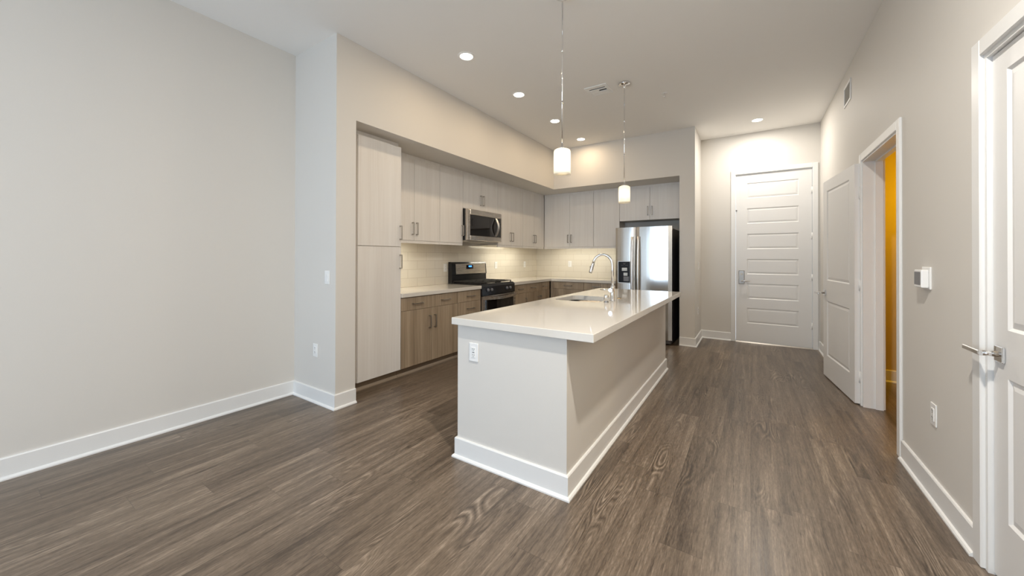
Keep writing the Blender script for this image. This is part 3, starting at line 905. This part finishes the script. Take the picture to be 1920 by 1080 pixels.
bm = BM(); box(bm, cx_ - 0.012, cx_ + 0.075, -0.010, -0.003, 0.938, 1.012, bev=0.003); part('drip_tray', bm, 'grey', ds)
bm = BM(); loft(bm, [[(FW - 0.13 + 0.028 * math.cos(a), y, 1.685 + 0.007 * math.sin(a)) for a in [2 * PI * k / 20 for k in range(20)]] for y in (0.004, -0.003)])
part('emblem', bm, 'steel_h', fd)
bm = BM(); box(bm, 0.02, FW - 0.02, 0.03, 0.075, 0.015, 0.07, bev=0.004)
for k in range(14): box(bm, 0.05 + k * 0.055, 0.09 + k * 0.055, 0.026, 0.031, 0.035, 0.05)
part('kick_grille', bm, 'grey', fr)
for x in (0.03, FW - 0.11):
    bm = BM(); box(bm, x, x + 0.08, 0.02, 0.12, 1.7555, 1.785, bev=0.006); part('hinge_cover', bm, 'grey', fr)

# ------------------------------------------------------------------ island
IX0, IX1, IY0, IY1 = -1.620, -0.839, 1.8406, 4.602
TX0, TX1, TY0, TY1 = -1.648, -0.675, 1.808, 4.630
isl = thing('kitchen_island', 'white painted kitchen island base with baseboard and overhanging top', 'kitchen island', ((IX0 + IX1) / 2, (IY0 + IY1) / 2, 0))
icx, icy = (IX0 + IX1) / 2, (IY0 + IY1) / 2
hx, hy = (IX1 - IX0) / 2, (IY1 - IY0) / 2
bm = BM(); box(bm, -hx, hx, -hy, -hy + 0.10, 0, K - TT - 0.001); box(bm, hx - 0.10, hx, -hy + 0.10, hy - 0.10, 0, K - TT - 0.001); box(bm, -hx, hx, hy - 0.10, hy, 0, K - TT - 0.001)
part('panel_wall', bm, 'paint', isl)
bm = BM(); box(bm, -hx + 0.03, -hx + 0.045, -hy + 0.101, hy - 0.101, 0.10, K - TT - 0.002); box(bm, -hx + 0.08, -hx + 0.095, -hy + 0.101, hy - 0.101, 0.0, 0.10)
part('cabinet_body', bm, 'brown_wood', isl)
nd = 5; dw = (2 * hy - 0.204) / nd
for k in range(nd):
    bm = BM(); ya = -hy + 0.102 + k * dw; box(bm, -hx + 0.008, -hx + 0.028, ya + G, ya + dw - G, 0.105, K - TT - 0.006, bev=0.001)
    dd = part('door', bm, 'brown_wood', isl)
    bm = BM(); yy = ya + (dw - 0.04 if k % 2 == 0 else 0.04)
    box(bm, -hx - 0.026, -hx - 0.020, yy - 0.005, yy + 0.005, 0.66, 0.81)
    for z in (0.665, 0.805): box(bm, -hx - 0.021, -hx + 0.008, yy - 0.005, yy + 0.005, z - 0.005, z + 0.005)
    part('handle', bm, 'nickel', dd)
bm = BM(); base_run(bm, [(-hx, -hy + 0.09), (-hx, -hy), (hx, -hy), (hx, hy), (-hx, hy), (-hx, hy - 0.09)])
part('baseboard', bm, 'trim', isl)
# worktop with sink cut-out
SXC, SYC, SHX, SHY, SR = -1.342, 3.352, 0.215, 0.245, 0.06
bm = BM()
hole = rrect(SXC, SYC, SHX, SHY, SR)
for z in (K, K - TT):
    ov = [bm.verts.new((x, y, z)) for x, y in ((TX0, TY0), (TX1, TY0), (TX1, TY1), (TX0, TY1))]
    hv = [bm.verts.new((x, y, z)) for x, y in hole]
    es = [bm.edges.new((ov[i], ov[(i + 1) % 4])) for i in range(4)] + [bm.edges.new((hv[i], hv[(i + 1) % len(hv)])) for i in range(len(hv))]
    bmesh.ops.triangle_fill(bm, edges=es, use_beauty=True)
    if z == K: ot, ht = ov, hv
for A, B in ((ot, ov), (ht, hv)):
    n = len(A)
    for i in range(n): bm.faces.new((A[i], A[(i + 1) % n], B[(i + 1) % n], B[i]))
bmesh.ops.recalc_face_normals(bm, faces=bm.faces[:])
es = [e for e in bm.edges if all((abs(v.co.x - TX0) < 1e-5 or abs(v.co.x - TX1) < 1e-5) or (abs(v.co.y - TY0) < 1e-5 or abs(v.co.y - TY1) < 1e-5) for v in e.verts) and len(e.link_faces) == 2 and e.calc_face_angle(0) > 1.0]
bmesh.ops.bevel(bm, geom=es, offset=0.003, segments=2, affect='EDGES', profile=0.5)
tag(part('island_countertop', bm, 'quartz'), 'large glossy cream quartz top on the island', 'countertop')
# sink
snk = thing('kitchen_sink', 'stainless undermount sink set in the island top', 'sink', (SXC, SYC, 0))
zt = K - TT - 0.001
RR = lambda dx, r, z: [(x, y, z) for x, y in rrect(0, 0, SHX + dx, SHY + dx, max(r, 0.01))]
bm = BM(); loft(bm, [RR(-0.10, 0.02, 0.690), RR(-0.025, 0.05, 0.690), RR(0.006, 0.06, 0.72), RR(0.006, 0.06, zt - 0.004), RR(0.010, 0.062, zt - 0.003), RR(0.010, 0.062, zt), RR(0.002, 0.06, zt), RR(0.001, 0.06, 0.725), RR(-0.030, 0.05, 0.697), RR(-0.10, 0.02, 0.695)], smooth=True)
part('basin', bm, 'sink_steel', snk)
bm = BM(); lathe(bm, [(0, 0.6955), (0.030, 0.6955), (0.034, 0.699), (0.045, 0.6985), (0.047, 0.696)], 0, 0.02, 24); part('drain', bm, 'chrome', snk)
# faucet
fa = thing('faucet', 'tall chrome pull-down faucet with arched neck beside the sink', 'faucet', (-1.050, 3.29, K))
bm = BM(); lathe(bm, [(0, 0.0), (0.027, 0.0), (0.027, 0.006), (0.022, 0.010), (0.0195, 0.03), (0.0195, 0.135), (0.015, 0.142), (0, 0.142)], 0, 0, 28); part('base', bm, 'chrome', fa)
P = [(0, 0, 0.14), (0, 0, 0.30)]
for k in range(1, 13):
    a = math.radians(155 * k / 12); P.append((-0.092 + 0.092 * math.cos(a), 0, 0.325 + 0.098 * math.sin(a)))
last = Vector(P[-1]); dr = Vector((-0.30, 0, -1)).normalized()
P.append(tuple(last + dr * 0.02))
bm = BM(); tube(bm, P, 0.0125, 18); part('neck', bm, 'chrome', fa)
q = last + dr * 0.02; bm = BM(); tube(bm, [tuple(q), tuple(q + dr * 0.012), tuple(q + dr * 0.085), tuple(q + dr * 0.10)], [0.0130, 0.0145, 0.0160, 0.0150], 18)
sh = part('spray_head', bm, 'chrome', fa)
bm = BM(); tb = q + dr * 0.05 + Vector((-0.016, 0, 0.004)); box(bm, tb.x - 0.003, tb.x + 0.004, -0.006, 0.006, tb.z - 0.012, tb.z + 0.012, bev=0.002); part('spray_button', bm, 'grey', sh)
bm = BM(); cyl(bm, (0, -0.015, 0.103), (0, -0.062, 0.103), 0.0195, 0.0195, 24); cyl(bm, (0, -0.062, 0.103), (0, -0.065, 0.103), 0.0195, 0.017, 24)
va = part('valve', bm, 'chrome', fa)
bm = BM(); tube(bm, [(-0.012, -0.045, 0.103), (-0.10, -0.050, 0.106)], [0.006, 0.005], 10); part('lever', bm, 'chrome', va)
so = thing('soap_dispenser', 'short chrome cylinder cap in front of the faucet', 'soap dispenser', (-1.067, 3.17, K))
bm = BM(); lathe(bm, [(0, 0), (0.026, 0), (0.026, 0.003), (0.0215, 0.005), (0.0215, 0.0)], 0, 0, 24); part('collar', bm, 'chrome', so)
bm = BM(); lathe(bm, [(0, 0.003), (0.0215, 0.003), (0.0215, 0.064), (0.0195, 0.067), (0, 0.067)], 0, 0, 24); part('cap', bm, 'chrome', so)
ab = thing('disposal_button', 'small round brass-rimmed push button on the island behind the faucet', 'button', (-1.068, 3.552, K))
bm = BM(); lathe(bm, [(0, 0), (0.021, 0), (0.021, 0.003), (0.016, 0.006), (0.014, 0.004), (0, 0.004)], 0, 0, 24); part('rim', bm, 'brass', ab)
bm = BM(); lathe(bm, [(0, 0.004), (0.012, 0.004), (0.011, 0.010), (0, 0.011)], 0, 0, 20); part('button', bm, 'grey', ab)


# ------------------------------------------------------------------ wall plates (front faces -y locally, back at y=0)
def plate_base(t, w=0.073, h=0.118):
    bm = BM(); box(bm, -w / 2, w / 2, -0.006, 0, -h / 2, h / 2, bev=0.003, seg=2)
    return part('plate', bm, 'plastic', t)


def outlet(label, loc, rot, gfci=False):
    t = thing('wall_outlet', label, 'outlet', loc, rot, 'white wall outlets')
    p_ = plate_base(t)
    bm = BM(); box(bm, -0.017, 0.017, -0.0085, -0.005, -0.034, 0.034, bev=0.001); rc = part('receptacle', bm, 'plastic', p_)
    bm = BM()
    for s in (-1, 1):
        zc = s * 0.0185
        for x, hh in ((-0.0065, 0.0045), (0.0065, 0.0035)): box(bm, x - 0.0013, x + 0.0013, -0.0092, -0.008, zc - hh + 0.003, zc + hh + 0.003)
        cyl(bm, (0, -0.0092, zc - 0.008), (0, -0.008, zc - 0.008), 0.0024, n=10)
    if gfci: box(bm, -0.008, -0.001, -0.0092, -0.008, -0.002, 0.002); box(bm, 0.001, 0.008, -0.0092, -0.008, -0.002, 0.002)
    # sub-part level is the limit: the slots belong to the plate
    part('slots', bm, 'slot', p_)
    return t


def switch(label, loc, rot):
    t = thing('light_switch', label, 'light switch', loc, rot, 'white light switches')
    p_ = plate_base(t)
    bm = BM(); prism(bm, [(-0.005, -0.033), (-0.0105, -0.033), (-0.0070, 0.0), (-0.0085, 0.033), (-0.005, 0.033)], -0.0165, 0.0165, 'yz')
    part('rocker', bm, 'plastic', p_)
    return t


switch('white rocker switch on the wing wall face beside the long left wall', (-3.118, Y1, 1.13), 0)
outlet('white outlet low on the wing wall face below the switch', (-3.300, Y1, 0.467), 0)
outlet('white outlet with dark slots on the near end of the island', (-1.483, IY0, 0.703), 0, True)
outlet('white outlet on the tile between pantry and range', (XB + 0.009, 4.022, 1.155), LEFTRUN)
outlet('white outlet on the tile just right of the range', (XB + 0.009, 5.31, 1.172), LEFTRUN)
outlet('white outlet on the tile nearest the kitchen corner of the range wall', (XB + 0.009, 6.295, 1.172), LEFTRUN)
outlet('white outlet on the brightly lit tile left of the refrigerator', (-3.03, YB - 0.009, 1.182), 0)
switch('white switch on the narrow hall wall between refrigerator and entry door', (XH, 6.414, 1.185), LEFTRUN)
outlet('white outlet low on the narrow hall wall beside the entry door', (XH, 6.346, 0.49), LEFTRUN)
outlet('white outlet low on the right wall below the thermostat', (XR, 2.915, 0.465), RIGHTWALL)

# thermostat
th = thing('thermostat', 'white thermostat with dark screen on the right wall', 'thermostat', (XR, 3.005, 1.195), RIGHTWALL)
bm = BM(); box(bm, -0.050, 0.062, -0.008, 0, -0.058, 0.066, bev=0.002); part('wall_plate', bm, 'plastic', th)
bm = BM(); box(bm, -0.056, 0.050, -0.038, -0.008, -0.050, 0.050, bev=0.005, seg=2); tb_ = part('housing', bm, 'plastic', th)
bm = BM(); box(bm, -0.046, 0.040, -0.0395, -0.037, -0.034, 0.038); part('screen', bm, 'grey', tb_)

# wall register high on the right wall
rgw = thing('wall_register', 'white slatted air register high on the right wall', 'vent', (XR, 5.005, 2.99), RIGHTWALL)
bm = BM()
for a in ((-0.15, 0.15, 0.085, 0.105), (-0.15, 0.15, -0.105, -0.085), (-0.15, -0.13, -0.085, 0.085), (0.13, 0.15, -0.085, 0.085)): box(bm, a[0], a[1], -0.009, 0, a[2], a[3], bev=0.002)
rf_ = part('frame', bm, 'plastic', rgw)
bm = BM()
for k in range(8):
    z = -0.075 + k * 0.0215; prism(bm, [(-0.008, z), (-0.001, z + 0.016), (0.0, z + 0.016), (-0.007, z)], -0.13, 0.13, 'yz')
part('louvres', bm, 'plastic', rgw)

# ceiling register
cv = thing('ceiling_vent', 'white square air register on the ceiling beside the far pendant', 'vent', (-1.470, 4.095, C))
bm = BM(); o = 0.130; i_ = 0.092
for a in ((-o, o, i_, o), (-o, o, -o, -i_), (-o, -i_, -i_, i_), (i_, o, -i_, i_)): box(bm, a[0], a[1], a[2], a[3], -0.010, 0, bev=0.003)
part('frame', bm, 'plastic', cv)
bm = BM(); box(bm, -i_, i_, -i_, i_, -0.0015, -0.0005); part('duct_opening', bm, 'slot', cv)
bm = BM()
for a, b_ in ((-i_, -0.072), (-0.042, -0.020), (0.022, i_)): box(bm, -i_, i_, a, b_, -0.009, -0.002)
box(bm, -0.012, 0.004, -0.020, 0.022, -0.009, -0.002)
prism(bm, [(-0.020, -0.004), (0.022, -0.008), (0.022, -0.0065), (-0.020, -0.0025)], -i_, -0.012, 'yz')
prism(bm, [(-0.072, -0.0075), (-0.060, -0.003), (-0.060, -0.002), (-0.072, -0.0065)], -i_, i_, 'yz')
part('louvres', bm, 'plastic', cv)

# sprinkler head
spk = thing('sprinkler_head', 'tiny fire sprinkler head on the ceiling right of the far pendant', 'sprinkler', (-0.849, 4.593, C))
bm = BM(); lathe(bm, [(0, 0), (0.034, 0), (0.032, -0.004), (0.014, -0.006), (0, -0.006)], 0, 0, 24); part('escutcheon', bm, 'ceil', spk)
bm = BM(); cyl(bm, (0, 0, -0.006), (0, 0, -0.018), 0.007, n=12)
for s in (-1, 1): tube(bm, [(s * 0.006, 0, -0.014), (s * 0.012, 0, -0.026), (s * 0.003, 0, -0.040)], 0.0022, 6)
cyl(bm, (0, 0, -0.040), (0, 0, -0.043), 0.013, n=16)
part('head', bm, 'chrome', spk)

# ------------------------------------------------------------------ recessed lights
SPOTS = [(-2.295, 2.717, 'recessed ceiling light nearest the camera in the kitchen row'),
         (-2.310, 3.697, 'second recessed ceiling light from the camera in the kitchen row'),
         (-2.325, 4.688, 'third recessed ceiling light from the camera, left of the pendant rod'),
         (-2.325, 5.638, 'recessed ceiling light nearest the kitchen corner'),
         (0.079, 6.183, 'recessed ceiling light in the hall above the entry door')]


def recessed(x, y, lab, power=4.8, col=WARM):
    t = thing('recessed_light', lab, 'ceiling light', (x, y, C), 0, 'recessed ceiling lights')
    bm = BM(); lathe(bm, [(0.060, -0.001), (0.062, -0.005), (0.076, -0.006), (0.082, -0.001)], 0, 0, 32); part('trim_ring', bm, 'plastic', t)
    bm = BM(); lathe(bm, [(0.061, -0.002), (0.056, -0.006), (0.030, -0.008), (0, -0.0085)], 0, 0, 32); part('lens', bm, 'lens', t)
    o = light('downlight_lamp', 'AREA', (0, 0, -0.012), power, col, (0, 0, 0), shape='DISK', size=0.11)
    o.parent = t
    return t


for s in SPOTS: recessed(*s, *((20, NEUTRAL) if s[0] > 0 else ()))
for x, y, pw, lab in ((0.05, 1.0, 76, 'recessed ceiling light above the camera near the right wall'), (0.05, -0.6, 6, 'recessed ceiling light just behind the camera near the right wall'),
                      (0.05, -2.0, 6, 'recessed ceiling light by the wall behind the camera')):
    recessed(x, y, lab, pw, NEUTRAL)  # out-of-view fill lights, added to brighten the island side and walls


# ------------------------------------------------------------------ pendants
def pendant(label, x, y):
    t = thing('pendant_light', label, 'pendant light', (x, y, C), 0, 'pendants above the island')
    zt, zb, r = 2.100 - C, 1.915 - C, 0.062
    bm = BM(); lathe(bm, [(0, 0), (0.060, 0), (0.060, -0.012), (0.056, -0.018), (0.014, -0.020), (0.012, -0.05), (0.008, -0.056), (0, -0.056)], 0, 0, 32); part('canopy', bm, 'chrome', t)
    bm = BM(); z = -0.05
    cyl(bm, (0, 0, -0.05), (0, 0, zt + 0.03), 0.0055, n=12)
    for zz in (-0.42, -0.80): cyl(bm, (0, 0, zz - 0.012), (0, 0, zz + 0.012), 0.0072, n=12)
    part('rod', bm, 'chrome', t)
    bm = BM(); lathe(bm, [(0, zt + 0.045), (0.009, zt + 0.045), (0.010, zt + 0.018), (0.027, zt + 0.014), (0.027, zt + 0.002), (0, zt + 0.002)], 0, 0, 28); part('cap', bm, 'chrome', t)
    bm = BM(); lathe(bm, [(0.015, zt + 0.001), (r - 0.014, zt), (r - 0.004, zt - 0.006), (r, zt - 0.018), (r, zb)], 0, 0, 40); part('shade', bm, 'shade', t)
    bm = BM(); lathe(bm, [(0, zt - 0.03), (0.014, zt - 0.032), (0.016, zt - 0.07), (0.030, zt - 0.10), (0.030, zt - 0.125), (0.018, zt - 0.145), (0, zt - 0.15)], 0, 0, 24); part('bulb', bm, 'bulb', t)
    bm = BM(); lathe(bm, [(0, zb + 0.012), (r - 0.003, zb + 0.012), (r - 0.003, zb + 0.008), (0, zb + 0.008)], 0, 0, 32); part('diffuser', bm, 'shade', t)
    o = light('pendant_lamp', 'POINT', (0, 0, zt - 0.115), 4.2, (1.0, 0.86, 0.62), shadow_soft_size=0.035)
    o.parent = t
    return t


pendant('nearer pendant light with white glass shade on a long chrome rod', -1.158, 2.453)
pendant('farther pendant light with white glass shade and visible ceiling canopy', -1.175, 4.09)

# ------------------------------------------------------------------ lamp of the side room
sr = thing('vanity_light', 'warm wall light inside the side room behind the doorway', 'wall light', (1.95, BYF, 2.0))
bm = BM(); box(bm, -0.25, 0.25, -0.03, 0, -0.05, 0.05, bev=0.004); part('back_plate', bm, 'nickel', sr)
amber = emissive('amber lamp shade', (1.0, 0.50, 0.03), 3.0)
for x in (-0.17, 0.0, 0.17):
    bm = BM(); lathe(bm, [(0.035, -0.10), (0.04, -0.09), (0.04, 0.05), (0.02, 0.06), (0, 0.06)], x, -0.09, 20); part('lamp_shade', bm, amber, sr)
    bm = BM(); cyl(bm, (x, -0.03, 0.0), (x, -0.05, 0.0), 0.012); part('arm', bm, 'nickel', sr)
o = light('vanity_lamp', 'POINT', (-0.1, -0.22, -0.05), 27, (1.0, 0.60, 0.006), shadow_soft_size=0.05); o.parent = sr
